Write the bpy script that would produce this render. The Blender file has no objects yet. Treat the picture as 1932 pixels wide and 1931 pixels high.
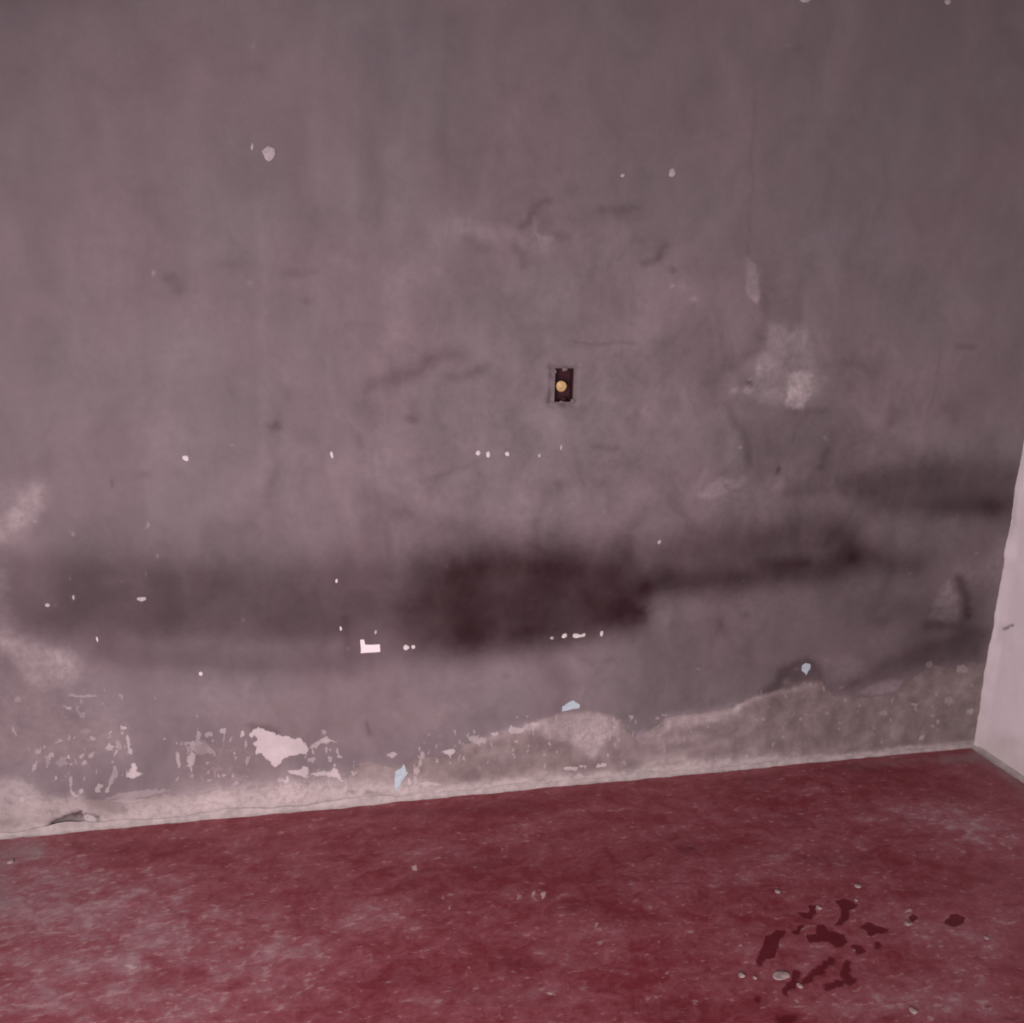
import bpy, bmesh, math, random
import numpy as np
from mathutils import Matrix, Vector

# ------------------------------------------------------------------ camera
IMG_W, IMG_H = 1932.0, 1931.0
F_PX = 1500.0
PITCH, YAW, ROLL = math.radians(13.15), math.radians(11.0), math.radians(0.98)
CAM_H = 1.40
cp, sp = math.cos(PITCH), math.sin(PITCH)
FWD = np.array([math.sin(YAW)*cp, math.cos(YAW)*cp, -sp])
_R = np.array([math.cos(YAW), -math.sin(YAW), 0.0]); _U = np.cross(_R, FWD)
RGT = math.cos(ROLL)*_R + math.sin(ROLL)*_U
UPV = -math.sin(ROLL)*_R + math.cos(ROLL)*_U

def ray(px, py):
    px = np.asarray(px, float); py = np.asarray(py, float)
    a = (px-IMG_W/2)/F_PX; b = -(py-IMG_H/2)/F_PX
    return a[..., None]*RGT + b[..., None]*UPV + FWD

# the room corner (back wall y=0, right wall x=0, floor z=0) is the world origin
_r = ray(1838, 1409); _t = CAM_H/(-_r[2])
CAM = np.array([-_r[0]*_t, -_r[1]*_t, CAM_H])

def on_wall(px, py):            # -> (x, z) metres on the back wall
    r = ray(px, py); t = -CAM[1]/r[..., 1]
    return np.stack([CAM[0]+r[..., 0]*t, CAM[2]+r[..., 2]*t], -1)
def on_floor(px, py):           # -> (x, y) metres on the floor
    r = ray(px, py); t = -CAM[2]/r[..., 2]
    return np.stack([CAM[0]+r[..., 0]*t, CAM[1]+r[..., 1]*t], -1)
def on_right(px, py):           # -> (y, z) metres on the right wall
    r = ray(px, py); t = -CAM[0]/r[..., 0]
    return np.stack([CAM[1]+r[..., 1]*t, CAM[2]+r[..., 2]*t], -1)

SC = bpy.context.scene
COL = SC.collection
cam_d = bpy.data.cameras.new('camera')
cam_d.sensor_fit = 'HORIZONTAL'; cam_d.sensor_width = 36.0
cam_d.lens = 36.0*F_PX/IMG_W
cam = bpy.data.objects.new('camera', cam_d); COL.objects.link(cam)
m = Matrix(((RGT[0], UPV[0], -FWD[0], CAM[0]), (RGT[1], UPV[1], -FWD[1], CAM[1]),
            (RGT[2], UPV[2], -FWD[2], CAM[2]), (0, 0, 0, 1)))
cam.matrix_world = m
SC.camera = cam
cam_d.dof.use_dof = True                  # the phone focused a little short of the wall
cam_d.dof.focus_distance = 1.25; cam_d.dof.aperture_fstop = 6.5

# ------------------------------------------------------------------ light
SC.view_settings.view_transform = 'Standard'
SC.view_settings.look = 'None'
SC.view_settings.exposure = 0.0
SC.view_settings.gamma = 1.0
SC.view_settings.use_curve_mapping = False

LREF = np.array([0.85, 0.68, 0.765])      # light reaching the middle of the wall
world = bpy.data.worlds.new('world'); SC.world = world; world.use_nodes = True
wb = world.node_tree.nodes['Background']
wb.inputs[0].default_value = (0.95, 0.79, 0.885, 1)
_wt = world.node_tree; _tc = _wt.nodes.new('ShaderNodeTexCoord'); _sx = _wt.nodes.new('ShaderNodeSeparateXYZ')
_mr = _wt.nodes.new('ShaderNodeMapRange'); _wt.links.new(_tc.outputs['Generated'], _sx.inputs[0]); _wt.links.new(_sx.outputs[2], _mr.inputs[0])
for _k, _v in zip((1, 2, 3, 4), (0.0, 0.8, 0.72, 0.18)): _mr.inputs[_k].default_value = _v   # bright low sky, dim overhead
_wt.links.new(_mr.outputs[0], wb.inputs[1])

def area(name, loc, target, size, power, color):
    l = bpy.data.lights.new(name, 'AREA'); l.shape = 'RECTANGLE'
    l.size, l.size_y = size; l.energy = power; l.color = color
    o = bpy.data.objects.new(name, l); COL.objects.link(o)
    o.location = loc
    o.rotation_euler = (Vector(target)-Vector(loc)).to_track_quat('-Z', 'Y').to_euler()
    return o
day_light = area('daylight_area', (-3.0, -2.9, 1.0), (-1.75, 0, 0.3), (1.2, 1.1), 37, (1.0, 0.78, 0.84))  # unseen daylight source, left behind the camera, aimed low to dim the upper wall
day_light.data.spread = math.radians(118)  # narrowed so light falls off towards the top of the wall

# ------------------------------------------------------------------ helpers
def lin(c):
    c = np.asarray(c, float)/255.0
    return np.where(c <= 0.04045, c/12.92, ((c+0.055)/1.055)**2.4)
def A(r, g, b):                 # surface colour that shows as (r, g, b) under the room's light
    return tuple(np.clip(lin((r, g, b))/LREF, 0, 0.9)) + (1.0,)

def tag(o, label=None, cat=None, group=None, kind=None):
    if label: o['label'] = label
    if cat: o['category'] = cat
    if group: o['group'] = group
    if kind: o['kind'] = kind
    return o

def lattice(u, v, seed):
    g = np.random.RandomState(seed).rand(256, 256)
    i = np.floor(u).astype(int); j = np.floor(v).astype(int)
    a = u-i; b = v-j
    a = a*a*a*(a*(a*6-15)+10); b = b*b*b*(b*(b*6-15)+10)
    i &= 255; j &= 255; i1 = (i+1) & 255; j1 = (j+1) & 255
    return (g[i, j]*(1-a)+g[i1, j]*a)*(1-b)+(g[i, j1]*(1-a)+g[i1, j1]*a)*b
def fbm(u, v, seed, octv=4, gain=0.5):     # about -1 .. 1
    s = np.zeros_like(u); a = 1.0; n = 0.0
    for k in range(octv):
        s += a*(lattice(u*2**k+17.3*k, v*2**k+5.1*k, seed+k)*2-1); n += a; a *= gain
    return s/n*1.5
def sstep(a, b, x):
    t = np.clip((x-a)/(b-a), 0, 1); return t*t*(3-2*t)

class Surface:
    """marks traced from the photograph, laid on a plane in metres"""
    def __init__(self, proj, P, names, warp=0.006, wscale=14, seed=5, fine=0.0032):
        self.proj = proj; self.P = P
        w = np.stack([fbm(P[:, 0]*wscale, P[:, 1]*wscale, seed, 4), fbm(P[:, 0]*wscale, P[:, 1]*wscale, seed+50, 4)], -1)
        f = np.stack([fbm(P[:, 0]*90, P[:, 1]*90, seed+7, 3), fbm(P[:, 0]*90, P[:, 1]*90, seed+57, 3)], -1)
        self.Q = P + w*warp + f*fine
        self.L = {n: np.zeros(len(P)) for n in names}
    def frame(self, c):
        c0 = self.proj(c[0], c[1])
        jx = self.proj(c[0]+1, c[1])-c0; jy = self.proj(c[0], c[1]+1)-c0
        return c0, np.linalg.inv(np.stack([jx, jy], -1)), np.stack([jx, jy], -1)
    def sel(self, c0, J, Ji, lo, hi):
        cs = np.array([[lo[0], lo[1]], [hi[0], lo[1]], [lo[0], hi[1]], [hi[0], hi[1]]])@J.T + c0
        a, b = cs.min(0), cs.max(0)
        Q = self.Q
        idx = np.nonzero((Q[:, 0] > a[0]) & (Q[:, 0] < b[0]) & (Q[:, 1] > a[1]) & (Q[:, 1] < b[1]))[0]
        return idx, (Q[idx]-c0)@Ji.T
    def put(self, layer, idx, v, mode):
        L = self.L[layer]
        if mode == 'max': L[idx] = np.maximum(L[idx], v)
        elif mode == 'add': L[idx] += v
        else: L[idx] = L[idx] + v*(1-L[idx])
    def G(self, layer, x, y, rx, ry, amp, rot=0, p=2.0, mode='add'):
        c0, Ji, J = self.frame((x, y)); R = max(rx, ry)*2.6
        idx, q = self.sel(c0, J, Ji, (-R, -R), (R, R))
        a = math.radians(rot); ca, sa = math.cos(a), math.sin(a)
        u = (q[:, 0]*ca+q[:, 1]*sa)/rx; v = (-q[:, 0]*sa+q[:, 1]*ca)/ry
        self.put(layer, idx, amp*np.exp(-0.9*(u*u+v*v)**(p/2)), mode)
    def S(self, layer, pts, w, amp, mode='add'):
        pts = np.array(pts, float); c = pts.mean(0)
        c0, Ji, J = self.frame(c)
        pq = (self.proj(pts[:, 0], pts[:, 1])-c0)@Ji.T
        M = 2.6*w
        idx, q = self.sel(c0, J, Ji, pq.min(0)-M, pq.max(0)+M)
        d = np.full(len(idx), 1e9)
        for k in range(len(pq)-1):
            a, b = pq[k], pq[k+1]; ab = b-a
            t = np.clip(((q-a)@ab)/(ab@ab+1e-9), 0, 1)
            d = np.minimum(d, np.linalg.norm(q-a-t[:, None]*ab, axis=1))
        self.put(layer, idx, amp*np.exp(-0.9*(d/w)**2), mode)
    def Pg(self, layer, pts, feather, amp, mode='add'):
        pts = np.array(pts, float); c = pts.mean(0)
        c0, Ji, J = self.frame(c)
        pq = (self.proj(pts[:, 0], pts[:, 1])-c0)@Ji.T
        idx, q = self.sel(c0, J, Ji, pq.min(0)-2*feather, pq.max(0)+2*feather)
        d = np.full(len(idx), 1e9); ins = np.zeros(len(idx), bool); n = len(pq)
        for k in range(n):
            a, b = pq[k], pq[(k+1) % n]; ab = b-a
            t = np.clip(((q-a)@ab)/(ab@ab+1e-9), 0, 1)
            d = np.minimum(d, np.linalg.norm(q-a-t[:, None]*ab, axis=1))
            cond = ((a[1] > q[:, 1]) != (b[1] > q[:, 1]))
            xi = ab[0]*(q[:, 1]-a[1])/(ab[1] if abs(ab[1]) > 1e-9 else 1e-9)+a[0]
            ins ^= cond & (q[:, 0] < xi)
        sd = np.where(ins, -d, d)
        self.put(layer, idx, amp*(1-sstep(-feather, feather, sd)), mode)

def grid_mesh(name, us, vs, to3d, hole=None):
    nu, nv = len(us), len(vs)
    U, V = np.meshgrid(us, vs, indexing='ij')
    P = np.stack([U.ravel(), V.ravel()], -1)
    i, j = np.meshgrid(np.arange(nu-1), np.arange(nv-1), indexing='ij')
    i = i.ravel(); j = j.ravel()
    if hole is not None:
        cu = (us[i]+us[i+1])/2; cv = (vs[j]+vs[j+1])/2
        k = ~((cu > hole[0]) & (cu < hole[1]) & (cv > hole[2]) & (cv < hole[3]))
        i, j = i[k], j[k]
    F = np.stack([i*nv+j, (i+1)*nv+j, (i+1)*nv+j+1, i*nv+j+1], -1)
    return P, F
def make_grid_object(name, co, F, mat, attrs, flip=False, parent=None):
    if flip: F = F[:, ::-1]
    me = bpy.data.meshes.new(name)
    me.vertices.add(len(co)); me.vertices.foreach_set('co', co.astype(np.float32).ravel())
    me.loops.add(F.size); me.loops.foreach_set('vertex_index', F.astype(np.int32).ravel())
    me.polygons.add(len(F))
    me.polygons.foreach_set('loop_start', (np.arange(len(F))*4).astype(np.int32))
    me.polygons.foreach_set('use_smooth', np.ones(len(F), bool))
    me.update(calc_edges=True)
    for n, v in attrs.items():
        a = me.attributes.new(n, 'FLOAT', 'POINT'); a.data.foreach_set('value', v.astype(np.float32))
    me.materials.append(mat)
    o = bpy.data.objects.new(name, me); COL.objects.link(o)
    if parent: o.parent = parent
    return o

class NT:
    def __init__(self, name):
        self.m = bpy.data.materials.new(name); self.m.use_nodes = True
        self.t = self.m.node_tree; self.t.nodes.clear()
        self.out = self.t.nodes.new('ShaderNodeOutputMaterial')
        self.b = self.t.nodes.new('ShaderNodeBsdfPrincipled')
        self.t.links.new(self.b.outputs[0], self.out.inputs[0])
        self.tc = self.t.nodes.new('ShaderNodeTexCoord')
    def set(self, s, v):
        if isinstance(v, bpy.types.NodeSocket): self.t.links.new(v, s)
        else: s.default_value = v
    def attr(self, n):
        a = self.t.nodes.new('ShaderNodeAttribute'); a.attribute_name = n; return a.outputs['Fac']
    def coord(self, sx=1, sy=1, sz=1, rot=(0, 0, 0)):
        mp = self.t.nodes.new('ShaderNodeMapping'); self.t.links.new(self.tc.outputs['Object'], mp.inputs[0])
        mp.inputs['Scale'].default_value = (sx, sy, sz); mp.inputs['Rotation'].default_value = rot
        return mp.outputs[0]
    def noise(self, scale, vec=None, detail=4, rough=0.55, dist=0.0):
        n = self.t.nodes.new('ShaderNodeTexNoise'); n.inputs['Scale'].default_value = scale
        n.inputs['Detail'].default_value = detail; n.inputs['Roughness'].default_value = rough
        n.inputs['Distortion'].default_value = dist
        self.t.links.new(vec if vec else self.tc.outputs['Object'], n.inputs['Vector'])
        return n.outputs[0]
    def math(self, op, a, b=0.0, c=None, clamp=False):
        n = self.t.nodes.new('ShaderNodeMath'); n.operation = op; n.use_clamp = clamp
        self.set(n.inputs[0], a); self.set(n.inputs[1], b)
        if c is not None: self.set(n.inputs[2], c)
        return n.outputs[0]
    def rng(self, x, a, b, c=0.0, d=1.0, smooth=True):
        n = self.t.nodes.new('ShaderNodeMapRange')
        if smooth: n.interpolation_type = 'SMOOTHSTEP'
        self.set(n.inputs[0], x)
        for k, v in zip((1, 2, 3, 4), (a, b, c, d)): n.inputs[k].default_value = v
        return n.outputs[0]
    def mix(self, f, a, b, mode='MIX'):
        n = self.t.nodes.new('ShaderNodeMix'); n.data_type = 'RGBA'; n.blend_type = mode
        self.set(n.inputs[0], f); self.set(n.inputs[6], a); self.set(n.inputs[7], b)
        return n.outputs[2]
    def bump(self, h, strength, dist):
        n = self.t.nodes.new('ShaderNodeBump'); n.inputs['Strength'].default_value = strength
        n.inputs['Distance'].default_value = dist; self.set(n.inputs['Height'], h)
        self.t.links.new(n.outputs[0], self.b.inputs['Normal'])
    def done(self, color, rough=0.9, spec=0.2):
        self.set(self.b.inputs['Base Color'], color); self.set(self.b.inputs['Roughness'], rough)
        self.b.inputs['Specular IOR Level'].default_value = spec
        return self.m

def grade(n, col, amount):      # brightness wobble: noise value 0..1 -> 1 +- amount
    return None

# --- materials
def wall_material():
    n = NT('grey distempered plaster')
    big = n.noise(1.6, n.coord(1, 1, 1), 3, 0.5)
    mid = n.noise(8.0, n.coord(1.1, 1, 0.8), 5, 0.58, 0.6)
    streak = n.noise(7.0, n.coord(1, 1, 0.09), 3, 0.5)
    fine = n.noise(42.0, None, 4, 0.6)
    grain = n.noise(420.0, None, 2, 0.7)
    mott = n.attr('mottle')
    v = n.math('ADD', n.math('MULTIPLY', n.math('SUBTRACT', big, 0.5), 0.16),
               n.math('MULTIPLY', n.math('SUBTRACT', streak, 0.5), 0.24))
    v = n.math('ADD', v, n.math('MULTIPLY', n.math('MULTIPLY', n.math('SUBTRACT', mid, 0.5), 1.05), mott))
    v = n.math('ADD', v, n.math('MULTIPLY', n.math('MULTIPLY', n.math('SUBTRACT', fine, 0.5), 0.34), mott))
    v = n.math('ADD', v, n.math('MULTIPLY', n.math('SUBTRACT', grain, 0.5), 0.26))
    val = n.math('ADD', v, 1.0)
    paint = n.mix(n.rng(n.noise(2.2, None, 2), 0.35, 0.65), A(121, 102, 109), A(118, 102.5, 109))
    # greyer cement bare of paint
    jag = n.noise(55.0, None, 5, 0.65)
    jag2 = n.noise(110.0, None, 4, 0.7)
    j = n.math('MULTIPLY', n.math('SUBTRACT', jag, 0.5), 1.3)
    bare = n.rng(n.math('ADD', n.attr('bare'), j), 0.40, 0.62)
    cem = n.mix(n.rng(n.noise(17.0, None, 5, 0.6), 0.3, 0.72), A(118, 99, 102), A(142, 121, 124))
    col = n.mix(bare, paint, cem)
    # chalky bloom
    lt = n.math('MULTIPLY', n.attr('lite'), n.rng(n.noise(38.0, None, 4, 0.65), 0.3, 0.68, 0.55, 1.35))
    col = n.mix(n.math('MINIMUM', n.math('MAXIMUM', lt, 0.0), 1.0), col, A(190, 168, 175))
    col = n.mix(n.math('MULTIPLY', n.math('MULTIPLY', n.attr('lime'), n.rng(jag, 0.32, 0.6, 0.62, 1.1)), 0.93, clamp=True), col, A(186, 165, 169))
    # soot, damp and dark marks, plus painted shade in holes and round the box
    dk = n.math('MULTIPLY', n.attr('dark'), n.rng(n.noise(7.0, None, 3, 0.5), 0.25, 0.75, 0.9, 1.1))
    col = n.mix(n.math('MINIMUM', n.math('MAXIMUM', dk, 0.0), 1.0), col, A(46, 26, 31))
    # white lime showing where the paint flaked off
    k = n.math('MULTIPLY', n.math('SUBTRACT', jag2, 0.5), 1.5)
    wh = n.rng(n.math('ADD', n.attr('white'), k), 0.40, 0.60)
    col = n.mix(n.math('MULTIPLY', wh, n.math('MINIMUM', n.attr('whiteness'), 1.0)), col, A(186, 166, 173))
    hsv = n.t.nodes.new('ShaderNodeHueSaturation')
    n.set(hsv.inputs['Value'], val); n.set(hsv.inputs['Color'], col)
    n.bump(n.math('ADD', n.math('MULTIPLY', fine, 0.6), n.math('MULTIPLY', grain, 0.3)), 0.25, 0.0015)
    return n.done(hsv.outputs[0], 0.85, 0.15)

def floor_material():
    n = NT('worn red oxide floor')
    ang = (0, 0, math.radians(-4))
    a = n.noise(5.0, n.coord(0.6, 1.2, 1, ang), 5, 0.6, 0.5)
    b = n.noise(20.0, n.coord(0.8, 1.1, 1, ang), 5, 0.66, 0.6)
    c = n.noise(75.0, n.coord(0.9, 1.0, 1, ang), 4, 0.7)
    grain = n.noise(380.0, None, 2, 0.7)
    w = n.math('ADD', n.math('MULTIPLY', n.math('SUBTRACT', a, 0.5), 1.3), n.math('MULTIPLY', n.math('SUBTRACT', b, 0.5), 1.9))
    w = n.math('ADD', w, n.math('MULTIPLY', n.math('SUBTRACT', c, 0.5), 0.9))
    w = n.math('ADD', w, n.attr('worn'))
    red = n.mix(n.rng(w, -0.25, 0.75), A(122, 43, 53), A(148, 80, 91))
    red = n.mix(n.rng(w, 0.45, 1.5, 0, 0.85), red, A(168, 127, 138))
    fl = n.rng(n.math('ADD', n.math('MULTIPLY', n.noise(70.0, n.coord(0.5, 1.0, 1, ang), 3, 0.6), 1.0), n.math('MULTIPLY', w, 0.14)), 0.63, 0.80, 0, 0.6)
    red = n.mix(fl, red, A(182, 142, 146))
    dj = n.math('MULTIPLY', n.math('SUBTRACT', n.noise(60.0, None, 4, 0.6), 0.5), 0.5)
    dk = n.rng(n.math('ADD', n.attr('blot'), dj), 0.30, 0.74)
    red = n.mix(n.math('MULTIPLY', dk, 0.92), red, A(92, 20, 31))
    red = n.mix(n.math('MINIMUM', n.math('MAXIMUM', n.attr('dark'), 0.0), 1.0), red, A(88, 26, 34))
    k = n.math('MULTIPLY', n.math('SUBTRACT', n.noise(160.0, None, 3, 0.6), 0.5), 0.5)
    wh = n.rng(n.math('ADD', n.attr('white'), k), 0.35, 0.65)
    red = n.mix(n.math('MULTIPLY', wh, 0.75), red, A(206, 176, 180))
    red = n.mix(n.math('MULTIPLY', n.attr('dust'), n.rng(a, 0.3, 0.7, 0.4, 1.1)), red, A(150, 130, 136))
    hsv = n.t.nodes.new('ShaderNodeHueSaturation')
    n.set(hsv.inputs['Value'], n.math('ADD', 0.92, n.math('MULTIPLY', grain, 0.16))); n.set(hsv.inputs['Color'], red)
    n.bump(n.math('ADD', b, n.math('MULTIPLY', c, 0.5)), 0.15, 0.002)
    return n.done(hsv.outputs[0], n.rng(w, -0.2, 0.9, 0.42, 0.7), 0.3)

def simple(name, c1, c2, scale=30, rough=0.8, metal=0.0, spec=0.2, bump=0.2):
    n = NT(name)
    f = n.rng(n.noise(scale, None, 4, 0.6), 0.3, 0.7)
    n.b.inputs['Metallic'].default_value = metal
    n.bump(n.noise(scale*4, None, 3, 0.6), bump, 0.001)
    return n.done(n.mix(f, A(*c1), A(*c2)), rough, spec)

M_WALL = wall_material(); M_FLOOR = floor_material()
M_LIME = simple('lime mortar', (152, 134, 136), (182, 161, 165), 26)
M_FLECK = simple('white plaster fleck', (192, 174, 180), (212, 194, 199), 60)
M_FLECK_DIM = simple('greyish plaster fleck', (160, 142, 148), (182, 163, 170), 60)
M_BLUE = simple('pale blue old paint', (160, 166, 182), (184, 188, 200), 60)
M_TAPE = simple('white paper tape', (222, 208, 214), (232, 218, 224), 25, bump=0.05)
M_BOX = simple('blackened steel', (66, 34, 41), (48, 24, 30), 30, 0.7)
M_BRASS = simple('dull brass', (214, 176, 128), (178, 140, 100), 90, 0.6, 0.0, 0.4, 0.5)
M_SMEAR = simple('grey wall plaster', (118, 100, 106), (108, 92, 98), 60)
M_CRUMB = simple('plaster crumb', (150, 122, 126), (176, 148, 150), 90)

def whitewash():
    n = NT('whitewashed plaster')
    a = n.noise(5.0, None, 4, 0.55); b = n.noise(26.0, None, 4, 0.6)
    v = n.math('ADD', n.math('MULTIPLY', n.math('SUBTRACT', a, 0.5), 0.16), n.math('MULTIPLY', n.math('SUBTRACT', b, 0.5), 0.08))
    col = n.mix(n.attr('brownish'), A(230, 215, 222), A(194, 173, 174))
    col = n.mix(n.attr('mark'), col, A(84, 66, 74))
    hsv = n.t.nodes.new('ShaderNodeHueSaturation')
    n.set(hsv.inputs['Value'], n.math('ADD', v, 1.0)); n.set(hsv.inputs['Color'], col)
    n.bump(b, 0.2, 0.002)
    return n.done(hsv.outputs[0], 0.9, 0.1)
M_WHITE = whitewash()

CEIL_Z = 2.42
# ------------------------------------------------------------------ back wall
def axis(a, b, fine_a, fine_b, step, coarse, extra=()):
    xs = list(np.arange(a, fine_a, coarse)) + list(np.arange(fine_a, fine_b, step)) + list(np.arange(fine_b, b, coarse)) + [b]
    xs = [x for x in xs if all(abs(x-e) > step*0.4 for e in extra)] + list(extra)
    return np.array(sorted(xs))

bx = on_wall(np.array([1048., 1080., 1048., 1080.]), np.array([697., 696., 758., 757.]))
BX0, BX1 = (bx[0, 0]+bx[2, 0])/2, (bx[1, 0]+bx[3, 0])/2
BZ0, BZ1 = (bx[2, 1]+bx[3, 1])/2, (bx[0, 1]+bx[1, 1])/2
ROOM_X0, ROOM_Y0, ROOM_H = -4.6, -4.2, CEIL_Z+0.1
wl = on_wall(np.array([0., 0., 1932.]), np.array([0., 1600., 0.]))
us = axis(ROOM_X0, 0.0, min(wl[0, 0], wl[1, 0])-0.05, 0.0, 0.0023, 0.06, (BX0, BX1))
vs = axis(0.0, ROOM_H, 0.0, wl[:, 1].max()+0.05, 0.0023, 0.06, (BZ0, BZ1))
WP, WF = grid_mesh('wall_back', us, vs, None, (BX0, BX1, BZ0, BZ1))
W = Surface(on_wall, WP, ['dark', 'lite', 'bare', 'lime', 'white', 'whiteness', 'mottle'])
G, S, Pg = W.G, W.S, W.Pg

# broad smoky stain running along the wall
Pg('dark', [(790,1075),(850,1045),(1000,1035),(1180,1050),(1215,1110),(1222,1160),(1190,1195),(1100,1212),(1000,1228),(860,1246),(780,1236),(745,1150),(765,1100)], 46, .84, 'scr')
Pg('dark', [(830,1075),(1000,1060),(1185,1080),(1205,1160),(1050,1210),(860,1215)], 55, .45, 'scr')
Pg('dark', [(-40,1060),(200,1045),(500,1050),(800,1050),(800,1045),(800,1235),(640,1272),(420,1278),(240,1258),(190,1240),(130,1215),(30,1195),(-40,1150)], 44, .40, 'scr')
Pg('dark', [(120,1080),(350,1080),(740,1085),(760,1195),(500,1205),(200,1200),(60,1180)], 44, .36, 'scr')
S('dark', [(230,1212),(420,1216),(640,1222)], 15, -.09)
S('dark', [(210,1250),(330,1250),(480,1262),(640,1262)], 14, .07)
S('dark', [(650,1170),(655,1230),(662,1275)], 12, .12)
G('dark', 310, 1180, 40, 30, .08); G('dark', 380, 1095, 60, 25, .10); G('dark', 560, 1185, 70, 30, .08); G('dark', 195, 1235, 26, 20, .18)
Pg('dark', [(1190,1020),(1330,1000),(1480,980),(1600,960),(1640,1040),(1500,1110),(1230,1120)], 40, .42)
S('dark', [(1225,1108),(1320,1100),(1400,1098),(1480,1090),(1540,1092),(1610,1075),(1640,1062),(1730,1068)], 28, .34)
S('dark', [(1440,1065),(1500,1062),(1520,1060)], 14, .2); G('dark', 1610, 1050, 22, 18, .2)
Pg('dark', [(1600,930),(1660,885),(1710,862),(1800,855),(1925,880),(1930,960),(1890,985),(1800,975),(1720,975),(1650,965)], 34, .50)
G('dark', 1700, 905, 60, 22, .16); G('dark', 1875, 955, 45, 20, .25); G('dark', 1770, 960, 60, 16, .14)
Pg('dark', [(1400,800),(1500,775),(1620,800),(1650,870),(1620,925),(1480,935),(1410,900)], 35, .22)
S('dark', [(1500,930),(1580,920),(1620,900)], 14, .18); G('dark', 1560, 885, 20, 12, .14)
Pg('dark', [(1560,990),(1730,1000),(1880,1000),(1870,1200),(1850,1260),(1700,1240),(1560,1130)], 50, .24)
Pg('dark', [(1180,1150),(1700,1110),(1860,1120),(1860,1240),(1600,1320),(1400,1320),(1200,1340)], 50, .26)
Pg('dark', [(1640,1255),(1740,1215),(1830,1185),(1868,1190),(1850,1245),(1770,1260),(1690,1280),(1600,1300)], 16, .26)
Pg('dark', [(1540,1290),(1620,1285),(1600,1305),(1550,1310)], 8, .16)
Pg('dark', [(1468,1262),(1500,1248),(1525,1238),(1552,1262),(1556,1290),(1520,1290),(1490,1300),(1440,1312),(1430,1305),(1460,1285)], 8, .34)
S('dark', [(1808,1095),(1822,1130),(1826,1160)], 11, .34); S('dark', [(1750,1180),(1810,1178)], 10, .2)
S('dark', [(1270,1150),(1275,1180)], 16, .10); S('dark', [(1345,1135),(1358,1160),(1362,1190)], 12, .13); G('dark', 1360, 1178, 5, 10, .12); G('dark', 1410, 1158, 8, 6, .2)
G('dark', 1215, 1160, 14, 20, .15); G('dark', 1300, 1100, 60, 20, .10)
S('dark', [(1095,1248),(1160,1245)], 6, .14); G('dark', 1115, 1255, 6, 4, .22); G('dark', 953, 1277, 6, 5, .2)
S('dark', [(860,1355),(1000,1352),(1060,1330)], 13, .10)
G('dark', 1050, 1300, 30, 18, .07)
Pg('dark', [(760,960),(900,990),(1010,1000),(1180,1010),(1190,1060),(780,1070)], 38, .22)
Pg('dark', [(90,985),(420,975),(800,985),(800,1070),(60,1070)], 46, .16); G('dark', 1400, 1020, 220, 44, .16); G('dark', 1580, 985, 320, 80, .14); G('dark', 1245, 1085, 40, 40, .16); G('dark', 1000, 1010, 170, 26, .10)
G('dark', 880, 995, 22, 12, .14); G('dark', 990, 960, 14, 10, .12); G('dark', 1010, 985, 20, 9, .1)
S('dark', [(690,935),(740,950),(755,965)], 15, .14); G('dark', 815, 925, 16, 12, .1); G('dark', 690, 1030, 40, 40, .08)
# small smudges
for a in [(320,528,12,10,.17),(336,548,14,12,.15),(520,802,15,10,.22),(208,912,5,10,.2),(275,898,16,8,.10),(560,515,32,9,.13),
          (775,788,13,9,.22),(778,770,9,12,.1),(680,830,10,14,.12),(990,815,13,16,.1),(1105,770,14,12,.07),(1270,512,8,6,.2),
          (1240,480,8,12,.12),(1182,412,14,12,.10),(1198,445,8,12,.08),(1505,90,7,9,.10),(1660,1170,16,10,.08),(1790,770,16,14,.16),
          (1800,790,14,14,.12),(430,500,26,9,.07),(575,568,9,7,.12),(440,700,14,10,.05),(540,745,10,14,.1),(1468,887,5,8,.34),(1374,915,6,5,.12),(1415,722,7,6,.25),
          (1080,360,12,14,.07),(960,280,40,16,.05),(1040,180,30,40,.04),(480,130,24,10,.08),(280,360,14,12,.06),(240,480,26,10,.05)]:
    G('dark', a[0], a[1], a[2], a[3], a[4]*1.5)
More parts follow.
